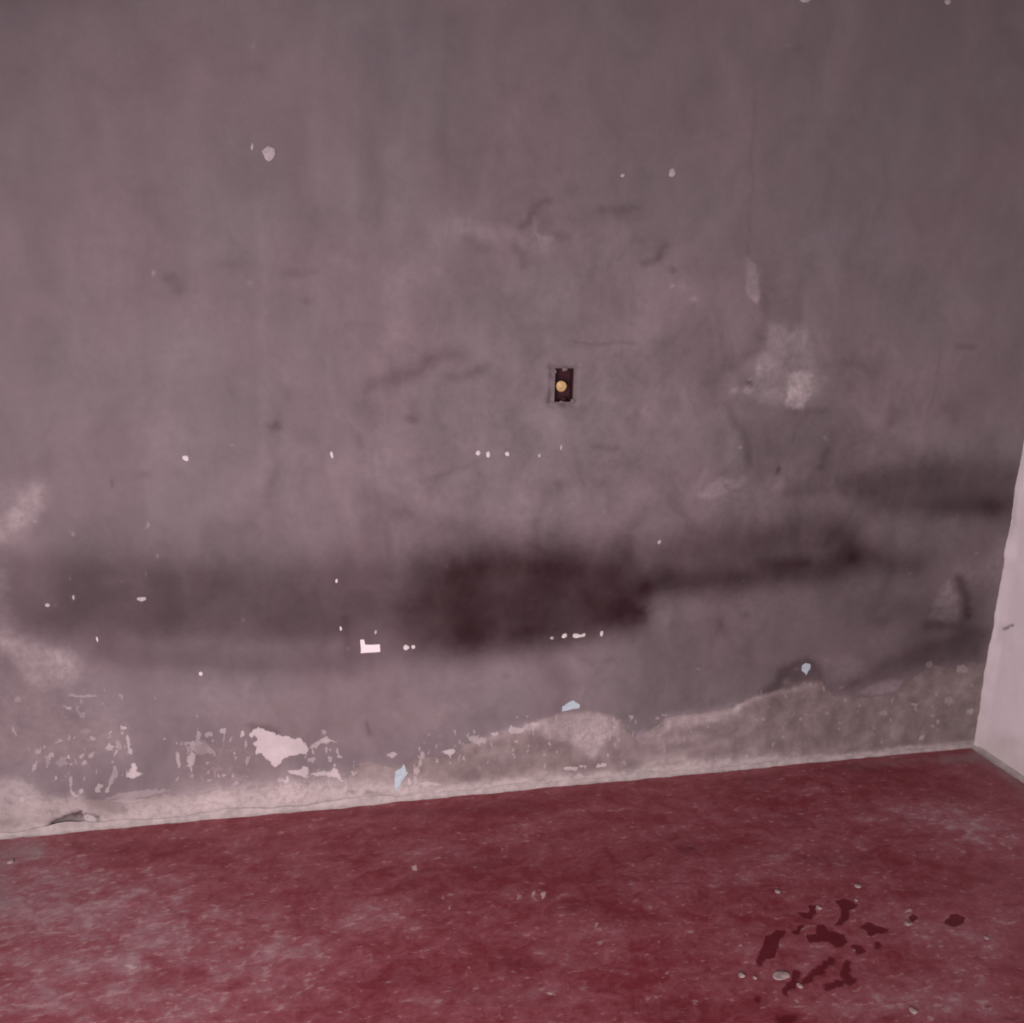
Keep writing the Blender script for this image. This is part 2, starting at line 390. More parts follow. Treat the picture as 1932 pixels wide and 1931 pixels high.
for pts, w, a in [([(1032,378),(1008,392),(1000,418),(982,436)], 8, .20), ([(968,462),(982,480),(984,500)], 9, .16), ([(884,452),(900,466),(918,470)], 8, .11),
                  ([(1132,398),(1160,402),(1200,396)], 8, .18), ([(1215,498),(1240,492),(1256,466)], 8, .2), ([(1050,440),(1072,448)], 9, .14),
                  ([(700,722),(740,712),(785,702),(808,680),(870,668)], 14, .20), ([(852,714),(890,704),(920,690)], 9, .17), ([(690,740),(688,760)], 9, .10),
                  ([(948,690),(950,740),(960,780)], 15, .10), ([(800,908),(860,886),(925,862)], 6, .10), ([(1085,645),(1195,647)], 3.5, .30), ([(1062,653),(1120,656)], 4, .12),
                  ([(1424,190),(1418,330),(1411,480)], 3.5, .16), ([(1778,655),(1762,740),(1744,822)], 3, .18), ([(1808,652),(1840,654)], 6, .2),
                  ([(1115,845),(1165,846)], 5, .14), ([(1372,762),(1392,800),(1408,828),(1416,880)], 9, .16), ([(1540,690),(1600,685),(1650,700)], 8, .07),
                  ([(1385,690),(1410,670),(1440,655),(1430,630)], 9, .15), ([(1548,880),(1560,850)], 6, .12), ([(1690,780),(1670,810),(1650,830)], 12, .12),
                  ([(1600,730),(1560,770),(1520,790)], 12, .12), ([(520,660),(514,960)], 12, .05), ([(710,0),(704,400)], 22, .06), ([(842,40),(840,350)], 12, .06),
                  ([(1500,775),(1545,772)], 9, .16), ([(1060,915),(1110,905),(1150,915)], 12, .12), ([(1200,810),(1290,820)], 12, .05), ([(470,1372),(500,1372),(520,1382)], 6, .22),
                  ([(689,1365),(696,1385)], 5, .2), ([(1072,885),(1130,885)], 20, .07), ([(1160,870),(1190,880)], 18, .06), ([(960,560),(980,620)], 24, .04),
                  ([(1438,560),(1446,600),(1440,640)], 8, .12), ([(1460,545),(1490,535)], 8, .06), ([(1005,660),(1040,672)], 14, .05)]:
    S('dark', pts, w*1.1, a*(.6 if w < 4.5 else 1.35))
# upper left edge of the wall a little darker
S('dark', [(0,0),(120,0),(230,10)], 22, .12); S('dark', [(-20,40),(60,40)], 30, .05)
# chalky bloom
S('lite', [(66,932),(48,966),(0,1004)], 22, .26); G('lite', 20, 940, 50, 40, .10); G('lite', -5, 1100, 22, 34, .28); G('lite', 0, 1180, 30, 60, .18)
Pg('lite', [(-20,1195),(60,1205),(130,1225),(152,1255),(140,1290),(60,1295),(20,1240)], 16, .22)
G('lite', 112, 1245, 32, 26, .18); G('dark', 5, 1255, 16, 20, .16); Pg('lite', [(-30,1280),(170,1280),(260,1360),(240,1440),(-30,1460)], 50, .12)
Pg('lite', [(1450,612),(1490,618),(1520,610),(1530,650),(1542,700),(1530,745),(1512,770),(1490,764),(1440,760),(1400,742),(1430,700),(1440,650)], 13, .15)
for a in [(1478,635,22,14,.14),(1512,640,10,16,.10),(1460,690,16,30,.14),(1500,735,26,22,.12),(1440,745,30,12,.10),(1540,735,8,14,.12),(1556,716,14,6,.08)]: G('lite', *a)
if True: pass
Pg('lite', [(1500,702),(1532,700),(1530,740),(1514,770),(1490,765),(1488,722)], 7, .26); S('lite', [(1486,765),(1491,742)], 3, .3); G('lite', 1508, 767, 11, 5, .35)
G('lite', 1418, 714, 4, 3, .4); G('lite', 1388, 736, 8, 5, .28, -25); G('lite', 1412, 738, 8, 7, .26); G('lite', 1434, 695, 6, 14, .2); G('lite', 1534, 712, 4, 3, .2)
Pg('lite', [(1410,488),(1424,500),(1432,535),(1436,562),(1426,570),(1408,556),(1408,520)], 6, .20); G('lite', 1427, 566, 5, 5, .35)
G('lite', 1268, 542, 3.5, 4, .3); G('lite', 1310, 566, 7, 6, .18); G('lite', 1292, 545, 30, 20, .06)
Pg('lite', [(1322,938),(1358,900),(1404,902),(1412,912),(1380,925),(1345,942)], 7, .22); G('lite', 1470, 915, 12, 8, .14); G('lite', 1470, 884, 7, 3, .2, -10); G('lite', 1375, 940, 60, 16, .07)
S('lite', [(1905,1040),(1870,1080),(1815,1090),(1780,1130)], 22, .16); Pg('lite', [(1765,1125),(1790,1095),(1802,1120),(1812,1165),(1796,1176),(1750,1170)], 8, .20)
S('lite', [(1776,1168),(1810,1174)], 5, .14); S('lite', [(1650,1210),(1700,1190)], 14, .10); G('lite', 1563, 1040, 40, 18, .08); G('lite', 1790, 980, 14, 10, .06)
Pg('lite', [(1550,1240),(1600,1235),(1650,1255),(1640,1275),(1575,1280)], 10, .13); Pg('lite', [(1620,1308),(1650,1290),(1680,1280),(1702,1286),(1692,1304),(1650,1312)], 5, .24)
G('lite', 1230, 1165, 40, 26, .10); G('lite', 1255, 1030, 30, 30, .06); G('lite', 1540, 1010, 30, 12, .07)
S('lite', [(862,428),(920,440),(990,450),(1030,455)], 16, .10); S('lite', [(1010,410),(1010,432),(1022,446),(1042,446)], 5, .12); G('lite', 1020, 465, 14, 12, .08)
S('lite', [(758,600),(790,500),(830,440),(870,430)], 26, .05)
for pts, w, a in [([(605,-10),(600,330)], 20, .035), ([(748,300),(745,640)], 22, .045), ([(492,450),(495,1000)], 9, .035), ([(670,300),(660,640)], 14, .03),
                  ([(1100,520),(1180,500),(1240,560),(1200,640)], 50, .05), ([(1040,790),(1130,780),(1200,740)], 50, .05), ([(880,800),(940,780)], 40, .03),
                  ([(350,620),(290,760),(330,820)], 60, .05), ([(720,850),(700,900)], 22, .04), ([(790,1010),(800,1060)], 30, .04), ([(820,1320),(900,1330)], 60, .04),
                  ([(380,1300),(480,1310)], 60, .05), ([(180,480),(150,700)], 60, .04), ([(1010,950),(985,985)], 16, .05), ([(680,880),(760,900)], 30, .04)]:
    S('lite', pts, w, a)
for a in [(478,85,5,4,.1),(293,519,3.5,5,.35),(476,533,4,4,.12),(1484,84,8,4,.10,-20),(437,840,3,3,.2),(63,983,4,3,.3),(135,1010,3,4,.35),(277,989,2.5,4,.4),(299,1051,2.2,4,.5),(278,1083,2.2,4,.4),
          (135,1092,2.5,4,.35),(139,1126,2.5,4.5,.55),(230,1101,3,3,.3),(106,1140,4,4,.2),(838,1072,3,3,.35),(928,1077,3,3,.35),(1003,1130,6,1.5,.4),(1186,1127,3,3,.35),
          (967,1180,3,2,.3),(1047,1179,3,2,.3),(457,1170,2,4,.3),(442,1174,1.5,2,.3),(1558,828,4,5,.22),(1398,841,3.5,3,.3),(1405,1094,3,2,.4),(1717,1082,3,2,.3),
          (1780,1156,5,2.5,.3),(1829,1155,3.5,2.5,.3),(1841,1043,3,3,.25),(1084,952,4,2,.15),(1318,1263,3,1.5,.4),(1502,1264,6,3,.3),(1484,1288,9,6,.4),(657,1224,2.5,3,.4)]:
    G('lite', *a)

# cement showing where the lower paint is gone
edge = [(-60,1600),(-60,1530),(60,1510),(200,1512),(330,1502),(430,1494),(520,1486),(560,1478),(620,1480),(655,1464),(672,1445),(700,1436),(722,1446),(740,1450),(760,1440),(800,1430),(850,1425),(880,1402),(930,1388),(975,1375),(1010,1362),
        (1060,1345),(1110,1340),(1172,1360),(1180,1385),(1205,1392),(1240,1368),(1262,1352),(1330,1345),(1380,1335),(1430,1312),(1470,1300),(1500,1286),(1548,1286),
        (1570,1310),(1620,1318),(1680,1312),(1735,1275),(1752,1252),(1775,1260),(1800,1262),(1820,1250),(1870,1252),(1870,1430),(900,1520)]
Pg('bare', edge, 7, 1.0, 'max')
Pg('bare', [(340,1400),(460,1390),(500,1440),(500,1490),(340,1480)], 18, .45, 'max')
Pg('lite', [(980,1376),(1060,1348),(1100,1342),(1168,1362),(1166,1385),(1140,1402),(1120,1432),(1080,1402),(1040,1392)], 8, .34)
G('lite', 1120, 1395, 40, 26, .22); S('lite', [(1264,1364),(1330,1356),(1392,1342)], 12, .46); S('lite', [(1390,1338),(1430,1318),(1470,1306),(1500,1300)], 5, .38)
S('lite', [(1205,1392),(1240,1384),(1262,1372)], 7, .3); S('lite', [(1215,1402),(1270,1396),(1330,1390)], 8, .24); S('lite', [(1300,1415),(1370,1400)], 6, .14)
G('lite', 1515, 1295, 26, 9, .28); G('lite', 1250, 1425, 60, 14, .14); G('lite', 930, 1420, 60, 22, .07); S('lite', [(1270,1300),(1310,1290)], 20, .03)
S('lite', [(905,1400),(960,1380),(1010,1368)], 9, .25)
for a in [(1072,1408,20,14,.12),(895,1452,30,12,.14),(1120,1440,26,7,.14),(1020,1385,8,16,.14),(1078,1372,5,8,.14),(1310,1408,26,7,.14),(1345,1432,16,12,.14),(1480,1330,60,12,.12),
          (1380,1370,26,8,.12),(1200,1410,12,14,.12),(1640,1350,70,22,.10),(1790,1340,30,14,.12),(1560,1380,60,18,.07),(968,1469,7,6,.22),(1022,1472,14,5,.26),(1170,1452,12,5,.22),(1198,1450,9,5,.22),
          (1490,1300,10,8,.1),(880,1470,14,10,.14),(700,1468,14,7,.15),(698,1499,11,4,.4),(663,1493,12,3,.2),(642,1509,4,2,.25),(720,1500,20,2,.14)]:
    G('dark', *a)
# lime wash and salts creeping up from the floor
for x0, y0, w, amp in [(0,1590,20,.5),(60,1584,20,.7),(120,1578,22,.8),(200,1570,22,.9),(300,1556,26,.95),(400,1546,30,.95),(500,1536,32,.95),(600,1526,30,.9),(680,1518,24,.9),(760,1510,20,.85),
                       (860,1500,18,.9),(960,1491,18,.9),(1060,1480,15,.85),(1160,1470,13,.85),(1250,1462,16,.9),(1330,1455,18,.9),(1420,1446,14,.85),(1500,1440,9,.8),(1580,1432,7,.75),(1660,1424,7,.75),(1740,1415,7,.7),(1820,1408,7,.55)]:
    w *= 1.0 if x0 < 800 else .72
    S('lime', [(x0-45, y0-w*.9+5), (x0+45, y0-w*.9-3)], w, amp, 'max')
Pg('lime', [(-30,1475),(30,1466),(62,1480),(80,1500),(120,1506),(150,1500),(175,1530),(260,1545),(230,1575),(-30,1600)], 16, .62, 'max')
G('lime', 20, 1500, 46, 28, .55, mode='max'); S('lime', [(640,1480),(690,1478),(740,1470)], 20, .35, 'max'); G('lime', 700, 1452, 18, 12, .3, mode='max'); G('lime', 660, 1475, 22, 12, .35, mode='max')
S('lime', [(1100,1462),(1180,1458),(1230,1440),(1290,1432)], 7, .55, 'max'); G('lime', 1425, 1425, 14, 14, .4, mode='max'); G('lime', 1250, 1438, 30, 12, .45, mode='max'); G('lime', 1020, 1462, 24, 8, .5, mode='max')
G('dark', 10, 1556, 24, 10, .26); G('dark', 8, 1528, 20, 18, .12); G('dark', 98, 1535, 10, 22, .10); G('dark', 70, 1552, 20, 8, .1)
S('dark', [(96,1562),(118,1552),(148,1546)], 9, .62); S('dark', [(132,1540),(150,1540)], 5, .3); S('dark', [(165,1544),(184,1544)], 4.5, .62); S('dark', [(188,1553),(240,1552)], 4, .22); G('dark', 122, 1505, 6, 4, .2)  # shade in the hole and gaps painted dark over the real hollow
G('dark', 170, 1504, 14, 8, .10); S('dark', [(225,1530),(260,1526)], 5, .12)
# flaked patches
WH = [
 ([(470,1390),(475,1376),(486,1372),(497,1379),(514,1379),(527,1390),(545,1391),(555,1396),(570,1394),(575,1404),(581,1412),(579,1423),(555,1427),(537,1434),(518,1449),(504,1434),(496,1422),(483,1421),(489,1409),(479,1404),(487,1398),(482,1388),(476,1395)], .95),
 ([(583,1410),(586,1415),(607,1405),(625,1401),(640,1402),(622,1394),(613,1390),(600,1400)], .55),
 ([(546,1457),(566,1454),(574,1448),(583,1449),(583,1461),(579,1471),(566,1465),(553,1462)], .85),
 ([(584,1463),(607,1457),(623,1457),(628,1448),(638,1452),(649,1475),(636,1466),(617,1467),(600,1468)], .8),
 ([(831,1415),(860,1412),(858,1420),(852,1431),(847,1422)], .85),
 ([(247,1442),(256,1442),(258,1455),(267,1463),(262,1467),(249,1472),(237,1468),(244,1456)], .85),
 ([(238,1386),(242,1392),(247,1424),(236,1422)], .6),
]
def white_poly(pts, a):
    Pg('white', pts, 2.2, 1.0, 'max'); Pg('whiteness', pts, 10, a*1.6, 'max')
def white_dot(x, y, rx, ry, a, rot=0):
    G('white', x, y, rx*1.15, ry*1.15, 1.0, rot, 3.0, 'max'); G('whiteness', x, y, rx*2.2, ry*2.2, a*1.15, rot, 4.0, 'max')
for p_, a_ in WH: white_poly(p_, a_)
for a in [(543,1477,6,5,.8),(529,1474,4,4,.5),(560,1484,4,3,.5),(570,1484,4,3,.5),(642,1427,6,3,.5),(589,1435,5,4,.4),(622,1434,5,5,.45),(610,1382,4,5,.4),(616,1418,3,7,.35),(737,1427,9,5,.6),
          (796,1426,5,8,.5),(793,1440,3,8,.5),(788,1456,5,7,.6),(773,1477,4,6,.75),(786,1474,3,8,.5),(806,1481,12,3,.7),(892,1393,8,5,.45),(904,1398,12,7,.5),(933,1386,7,4,.6),(973,1377,14,6,.55),(1007,1369,9,4,.5),
          (975,1400,4,3,.4),(851,1440,3,3,.4),(1077,1451,14,3.5,.75),(1098,1446,5,3,.75),(1134,1444,9,3.5,.75),(1098,1464,12,2,.6),(1191,1355,4,4,.45),(1252,1351,5,2,.4),(1240,1356,5,3,.3),(820,1479,12,2.5,.4),
          (233,1376,4.5,4,.7),(204,1414,9,4.5,.5,-15),(222,1408,4,9,.25),(132,1428,3,4,.6,),(157,1426,4,4,.45),(101,1426,5,5,.4),(173,1427,2.5,3.5,.45),(162,1440,5,4,.4),(69,1419,5,6,.3),(67,1446,4,8,.4,35),(176,1395,5,4,.4),
          (188,1487,5,9,.55,35),(202,1492,3,7,.5,25),(212,1472,4,12,.35,25),(218,1460,6,6,.25),(132,1470,4,6,.4),(132,1484,2,9,.35),(138,1500,3,9,.5,-45),(152,1494,4,6,.5),(104,1466,3,3,.5),(27,1380,2,11,.4,-28),(128,1332,7,3,.5,12),
          (155,1312,26,3,.32,3),(33,1320,6,6,.22),(154,1348,5,5,.25),(229,1313,3,6,.25,-20),(337,1436,4,13,.45),(361,1436,7,13,.5,5),(374,1391,4,12,.4),(362,1406,6,3.5,.45),(380,1412,20,12,.18),(394,1388,8,4,.4),(419,1382,5,5,.55),
          (401,1417,6,5,.3),(457,1388,3,5,.7),(466,1436,3,9,.3,35),(444,1480,4,4,.35),(373,1354,1.5,4,.3,-20),(396,1476,6,3,.25),(424,1395,2,14,.25),(120,1440,9,9,.2),(95,1436,6,9,.2),(160,1380,10,5,.18),(313,1394,3,3,.3),
          (260,1500,60,5,.25,-8),(240,1512,30,4,.3,-5),(45,1508,5,5,.5),(1830,1343,7,4.5,.4),(1726,1330,7,3,.35),(1667,1345,8,4,.25),(1771,1362,4,4,.4),(1739,1391,6,4,.5,-30),(1760,1371,5,4,.25),(1791,1322,9,7,.22),(1762,1350,3,3,.25),
          (1815,1262,12,7,.25),(1752,1256,8,6,.18),(1500,1425,8,4,.2),(1512,1358,4,2.5,.3),(1478,1392,3,2.5,.3),(1442,1358,3,3,.25),(168,1547,12,4,.7,10),(1560,1345,3,2,.2)]:
    white_dot(*a)
rs_ = random.Random(11)
for x0, x1, y0, y1, n_, a_ in [(50,240,1385,1475,46,.34), (330,480,1385,1480,34,.32), (570,680,1400,1482,26,.42), (500,660,1472,1492,26,.5), (770,960,1380,1450,26,.34),
                               (960,1180,1350,1460,40,.36), (1180,1420,1360,1440,24,.26), (1420,1840,1290,1410,44,.24), (120,300,1300,1380,10,.2)]:
    for k_ in range(n_):
        s_ = rs_.uniform(.8, 2.6)
        white_dot(rs_.uniform(x0, x1), rs_.uniform(y0, y1), s_, s_*rs_.uniform(.8, 3.0), a_*rs_.uniform(.5, 1.3), rs_.uniform(-14, 14))
# where the blotchiness of the distemper is strongest
x_, z_ = W.P[:, 0], W.P[:, 1]
W.L['mottle'] += 0.40
G('mottle', 1150, 760, 560, 360, .55); G('mottle', 1650, 900, 300, 260, .35); G('mottle', 900, 1100, 900, 200, .25); G('mottle', 400, 1420, 500, 100, .2); G('mottle', 1400, 1340, 500, 80, .3)

# relief: trowel waves, flaked hollows, the gouge by the floor, a ragged lip round the box
relief = fbm(x_*1.7, z_*1.7, 3, 3)*0.0022 + fbm(x_*9, z_*9, 13, 4)*0.0006
relief -= 0.0012*sstep(0.35, 0.65, W.L['bare'])
relief += 0.0008*sstep(0.35, 0.65, W.L['white'])
goug = np.zeros(len(x_)); W.L['tmp'] = goug
S('tmp', [(96,1562),(118,1552),(148,1545)], 7, 1.0, 'max'); S('tmp', [(165,1544),(184,1544)], 4, .6, 'max')
relief -= 0.014*W.L.pop('tmp')
d_box = np.maximum(np.maximum(BX0-x_, x_-BX1), np.maximum(BZ0-z_, z_-BZ1))
relief = relief*sstep(0.0, 0.06, d_box)
ring = sstep(0.022, 0.012, d_box + fbm(x_*60, z_*60, 77, 3)*0.004)
relief -= 0.003*ring*sstep(-0.001, 0.004, d_box)
relief = relief*sstep(0, 0.02, -x_+0.0)
for a in [(1041,711,4,10,.34),(1036,742,5,10,.22,15),(1033,755,5,8,.34,15),(1063,764,8,4,.34),(1076,758,4,6,.30),(1066,690,22,3.5,.2),(1083,700,4,8,.2),(1041,694,5,5,.2),(1060,695,16,2.5,.2),(1046,727,2.5,30,.14),(1080,727,2.5,30,.16),(1047,760,14,3,.3)]:  # smears and dark outlines, the recess's shade put into the colour
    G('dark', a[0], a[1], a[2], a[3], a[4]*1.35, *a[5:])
wall_co = np.stack([x_, -relief, z_], -1)
wall_back = make_grid_object('wall_back', wall_co, WF, M_WALL, W.L)
tag(wall_back, 'stained grey-mauve plaster wall with peeling paint along its foot', None, None, 'structure')


# ------------------------------------------------------------------ floor
fl = on_floor(np.array([0., 0., 1932., 1932.]), np.array([1590., 1931., 1931., 1500.]))
fx0 = fl[:, 0].min()-0.05; fy0 = fl[:, 1].min()-0.05
us = axis(ROOM_X0, 0.0, fx0, 0.0, 0.0028, 0.06)
vs = axis(ROOM_Y0, 0.0, fy0, 0.0, 0.0028, 0.06)
FP, FF = grid_mesh('floor', us, vs, None)
FS = Surface(on_floor, FP, ['worn', 'blot', 'dark', 'white', 'dust'], warp=0.004, wscale=24, seed=31)
G, S, Pg = FS.G, FS.S, FS.Pg
FS.L['worn'] += 0.24
for a in [(160,1780,330,160,.55),(60,1650,130,70,.34),(300,1720,160,70,.10),(90,1850,60,45,.22),(95,1890,14,26,.35),(255,1822,40,10,.45,12),(240,1650,130,10,.10),(350,1665,60,16,.16,-8),
          (195,1706,50,10,.2,-4),(500,1610,110,12,.10),(445,1612,30,6,.2,10),(740,1710,70,22,.30),(700,1740,70,18,.22),(770,1620,50,34,.20),(560,1770,90,60,.16),(500,1860,160,50,.22),(650,1800,120,16,.2),
          (820,1800,160,12,.12),(1050,1760,120,14,.26),(1060,1880,90,14,.34,6),(1140,1800,80,12,.25),(1010,1690,40,8,.2,-25),(900,1560,120,12,.05),(1250,1560,160,20,.08),(1420,1650,160,24,.08),
          (1700,1530,130,26,.38),(1820,1560,110,36,.42),(1860,1600,90,20,.2),(1480,1600,60,26,.16),(1380,1780,80,50,.20),(1330,1730,90,40,.14),(1550,1900,70,26,.40),(1720,1890,110,28,.45),(1860,1900,90,22,.34),
          (1700,1750,120,50,.22),(1830,1780,100,50,.28),(1850,1700,90,30,.16),(1720,1850,90,30,.16),(1520,1790,50,18,.14),(1590,1720,60,14,.16),(1400,1850,80,16,.18),(200,1900,200,30,.15),(800,1890,60,10,.12),
          (1000,1560,60,10,.12,-20),(930,1580,40,7,.2,-30)]:
    G('worn', *a)
for a in [(960,1524,70,13,.30),(1080,1500,80,10,.20),(700,1532,90,8,.26),(820,1530,50,8,.2),(470,1605,24,9,.28),(1040,1592,10,16,.28),(1012,1610,8,14,.18),(775,1662,14,18,.26),(820,1700,30,16,.24),
          (900,1640,90,34,.22),(1150,1660,120,36,.18),(1240,1600,120,40,.14),(1100,1710,60,12,.2),(1180,1735,60,14,.2),(980,1815,90,20,.24),(930,1880,150,24,.22),(760,1845,90,14,.2),(560,1880,50,12,.18),
          (1300,1600,22,10,.34),(1570,1622,80,14,.30),(1500,1545,24,16,.24),(1440,1470,60,9,.26),(1420,1495,50,9,.2),(1640,1450,60,9,.24),(1560,1445,60,6,.1),(1640,1528,14,5,.28),(1705,1549,12,4,.28),(1620,1537,12,3,.24),
          (1360,1600,60,18,.12),(1400,1660,70,16,.1),(1760,1680,70,14,.18),(1740,1610,70,10,.1),(590,1730,16,14,.22),(340,1725,14,10,.16),(460,1705,12,8,.2),(145,1592,10,8,.24),(200,1600,120,10,.10),
          (880,1765,6,6,.3),(855,1660,5,4,.26),(1085,1645,6,5,.26),(1075,1748,14,5,.24),(300,1860,50,30,.1),(90,1690,90,30,.10),(1290,1900,60,16,.25),(1270,1925,40,10,.25),(1640,1640,40,8,.14),(1760,1500,60,10,.10)]:
    G('dark', *a)
for pts in [[(1579,1698),(1594,1696),(1616,1704),(1613,1712),(1602,1716),(1602,1732),(1588,1746),(1573,1746),(1584,1732),(1589,1716)],
            [(1507,1722),(1526,1720),(1529,1706),(1544,1707),(1540,1720),(1526,1736),(1512,1729)],
            [(1520,1766),(1538,1760),(1540,1744),(1552,1744),(1566,1757),(1593,1763),(1597,1775),(1590,1786),(1579,1785),(1565,1776),(1529,1779)],
            [(1620,1748),(1636,1738),(1655,1745),(1677,1751),(1670,1760),(1652,1762),(1645,1770),(1633,1758)],
            [(1600,1782),(1622,1780),(1634,1793),(1617,1799),(1611,1790)],
            [(1445,1768),(1468,1754),(1485,1754),(1471,1774),(1463,1806),(1446,1812),(1431,1798),(1442,1782)],
            [(1492,1760),(1515,1745),(1519,1750),(1506,1763)],
            [(1782,1742),(1790,1726),(1806,1722),(1820,1732),(1818,1746),(1800,1750)],
            [(1712,1728),(1722,1722),(1734,1728),(1730,1736),(1716,1738)]]:
    Pg('blot', pts, 4, 1.0, 'max')
for pts, w in [([(1568,1812),(1548,1828),(1522,1848)], 10), ([(1503,1836),(1498,1852),(1482,1870)], 9), ([(1598,1820),(1592,1838),(1606,1850)], 11), ([(1560,1860),(1590,1854)], 10), ([(1433,1815),(1445,1800)], 10)]:
    S('blot', pts, w, .85, 'max')
for a in [(1655,1785,11,10,.75),(1431,1886,11,8,.8),(1482,1922,30,12,.85),(1904,1708,26,7,.45),(1640,1710,16,9,.5),(1865,1900,14,5,.5),(1900,1925,30,8,.5),(1303,1600,16,8,.55),(1030,1500,60,6,.3)]:
    G('blot', *a, mode='max')
for a in [(784,1638,6,7,.7),(776,1656,4,7,.45),(1027,1688,5,9,.7,25),(1009,1686,4,10,.6,25),(980,1694,9,5,.55,-35),(947,1601,3,6,.5),(838,1695,4,8,.5),(848,1713,5,4,.55),(826,1772,7,7,.4),(888,1826,6,4,.5),(974,1826,4,3,.4),
          (1124,1745,5,10,.5,20),(1105,1718,4,4,.45),(1155,1780,8,3,.5),(1100,1797,8,4,.45),(1165,1807,10,3,.45),(1228,1715,5,4,.5),(1192,1735,6,4,.4),(1258,1836,5,5,.5),(1037,1877,12,4,.6),(1130,1882,9,3,.4),(1145,1855,6,3,.4),
          (1480,1684,18,2.5,.45),(1470,1697,10,4,.3,20),(1418,1698,10,3,.3),(1715,1718,10,3.5,.6),(1680,1706,18,3,.3),(1700,1736,30,3,.35),(1714,1743,6,5,.6),(1675,1733,18,5,.3,8),(1609,1718,4,4,.55),(1597,1709,4,4,.35),
          (1395,1784,8,4,.5,-20),(1374,1792,8,4,.35,-40),(1405,1817,8,3,.55),(1292,1813,5,3,.5),(1635,1801,6,4,.4),(1596,1811,9,4,.35),(1518,1840,4,3,.5),(1502,1889,9,4,.5,12),(1495,1899,4,3,.4),(1610,1884,6,4,.4),
          (1368,1829,5,4,.4),(1313,1890,14,8,.45),(1290,1885,6,4,.3),(1490,1825,24,9,.22),(1410,1764,5,3,.45),(1758,1603,7,2.5,.5),(1775,1606,8,2.5,.4),(1858,1770,6,5,.45),(1910,1775,6,5,.3),(1903,1882,8,6,.5,40),
          (1777,1885,5,3,.5),(1840,1848,12,4,.3),(1875,1838,8,4,.35),(1820,1860,14,4,.3),(1550,1920,14,10,.28),(1700,1895,20,10,.25),(1732,1535,16,2,.3,12),(680,1613,10,4,.3),(675,1622,3,9,.3,25),(718,1634,3,7,.35,-20),(752,1604,9,4,.3),
          (765,1608,16,4,.28),(800,1580,14,3,.35,-15),(765,1745,4,6,.35),(718,1707,4,4,.45),(740,1718,20,4,.2),(246,1823,16,5,.6,12),(330,1897,6,7,.5,20),(88,1895,6,10,.4,20),(270,1843,7,4,.4),(300,1877,5,5,.3),(538,1625,5,4,.4),
          (528,1662,9,6,.3),(490,1803,5,10,.4,-10),(350,1685,16,4,.25,-30),(225,1697,12,4,.35,-12),(290,1614,14,5,.3),(630,1870,8,5,.3),(950,1780,3,8,.3),(764,1921,3,9,.4),(967,1860,3,6,.45,20),(930,1850,4,5,.3)]:
    x, y, rx, ry, am = a[:5]; rt = a[5] if len(a) > 5 else 0
    G('white', x, y, rx*1.2, ry*1.2, am, rt, 2.4, 'max')
# pale dust lying against the two walls
S('dust', [(-40,1612),(70,1606)], 18, .5, 'max'); S('dust', [(1780,1434),(1846,1428)], 9, .5, 'max'); S('dust', [(1600,1446),(1780,1432)], 6, .25, 'max')
S('dust', [(1845,1422),(1890,1448),(1932,1490)], 12, .5, 'max'); S('dust', [(0,1620),(0,1700)], 26, .35, 'max')
for L_ in ('worn', 'dark'):
    FS.L[L_] = FS.L[L_]*(1+0.25*fbm(FS.P[:, 0]*18, FS.P[:, 1]*30, 90, 4))
fx_, fy_ = FS.P[:, 0], FS.P[:, 1]
fz = fbm(fx_*2.2, fy_*2.2, 63, 3)*0.0012 + fbm(fx_*20, fy_*28, 65, 3)*0.0005 - 0.0006*FS.L['blot'] - 0.0015
floor = make_grid_object('floor', np.stack([fx_, fy_, fz], -1), FF, M_FLOOR, FS.L)
tag(floor, 'worn dark red oxide cement floor with pale scuffs', None, None, 'structure')

# ------------------------------------------------------------------ right wall
us = np.concatenate([np.arange(ROOM_Y0, -0.9, 0.06), np.arange(-0.9, 0.0, 0.004), [0.0]])
vs = np.concatenate([np.arange(0.0, 1.4, 0.004), np.arange(1.4, ROOM_H, 0.06), [ROOM_H]])
RP, RF = grid_mesh('wall_right', us, vs, None)
RS = Surface(on_right, RP, ['brownish', 'mark'], warp=0.004, seed=44)
RS.S('mark', [(1893,1187),(1901,1183),(1908,1179)], 2.6, .85, 'max')
RS.S('brownish', [(1846,1395),(1856,1330),(1864,1260)], 12, .25, 'max')  # browner and duller along the corner edge and the foot
RS.S('brownish', [(1850,1408),(1890,1432),(1932,1462)], 30, .5, 'max')
RS.G('brownish', 1905, 1400, 24, 14, .4)
ry_, rz_ = RS.P[:, 0], RS.P[:, 1]
rr = (fbm(ry_*2, rz_*2, 21, 3)*0.002 + fbm(ry_*14, rz_*14, 23, 4)*0.0012)*sstep(-0.0, 0.02, -ry_)
edge_w = sstep(0.05, 0.0, -ry_)
rr = rr + edge_w*(0.004+fbm(rz_*14, rz_*3+4, 9, 4)*0.005)
wall_right = make_grid_object('wall_right', np.stack([-rr, ry_, rz_], -1), RF, M_WHITE, RS.L)
tag(wall_right, 'whitewashed plaster wall meeting the grey wall at the right', None, None, 'structure')

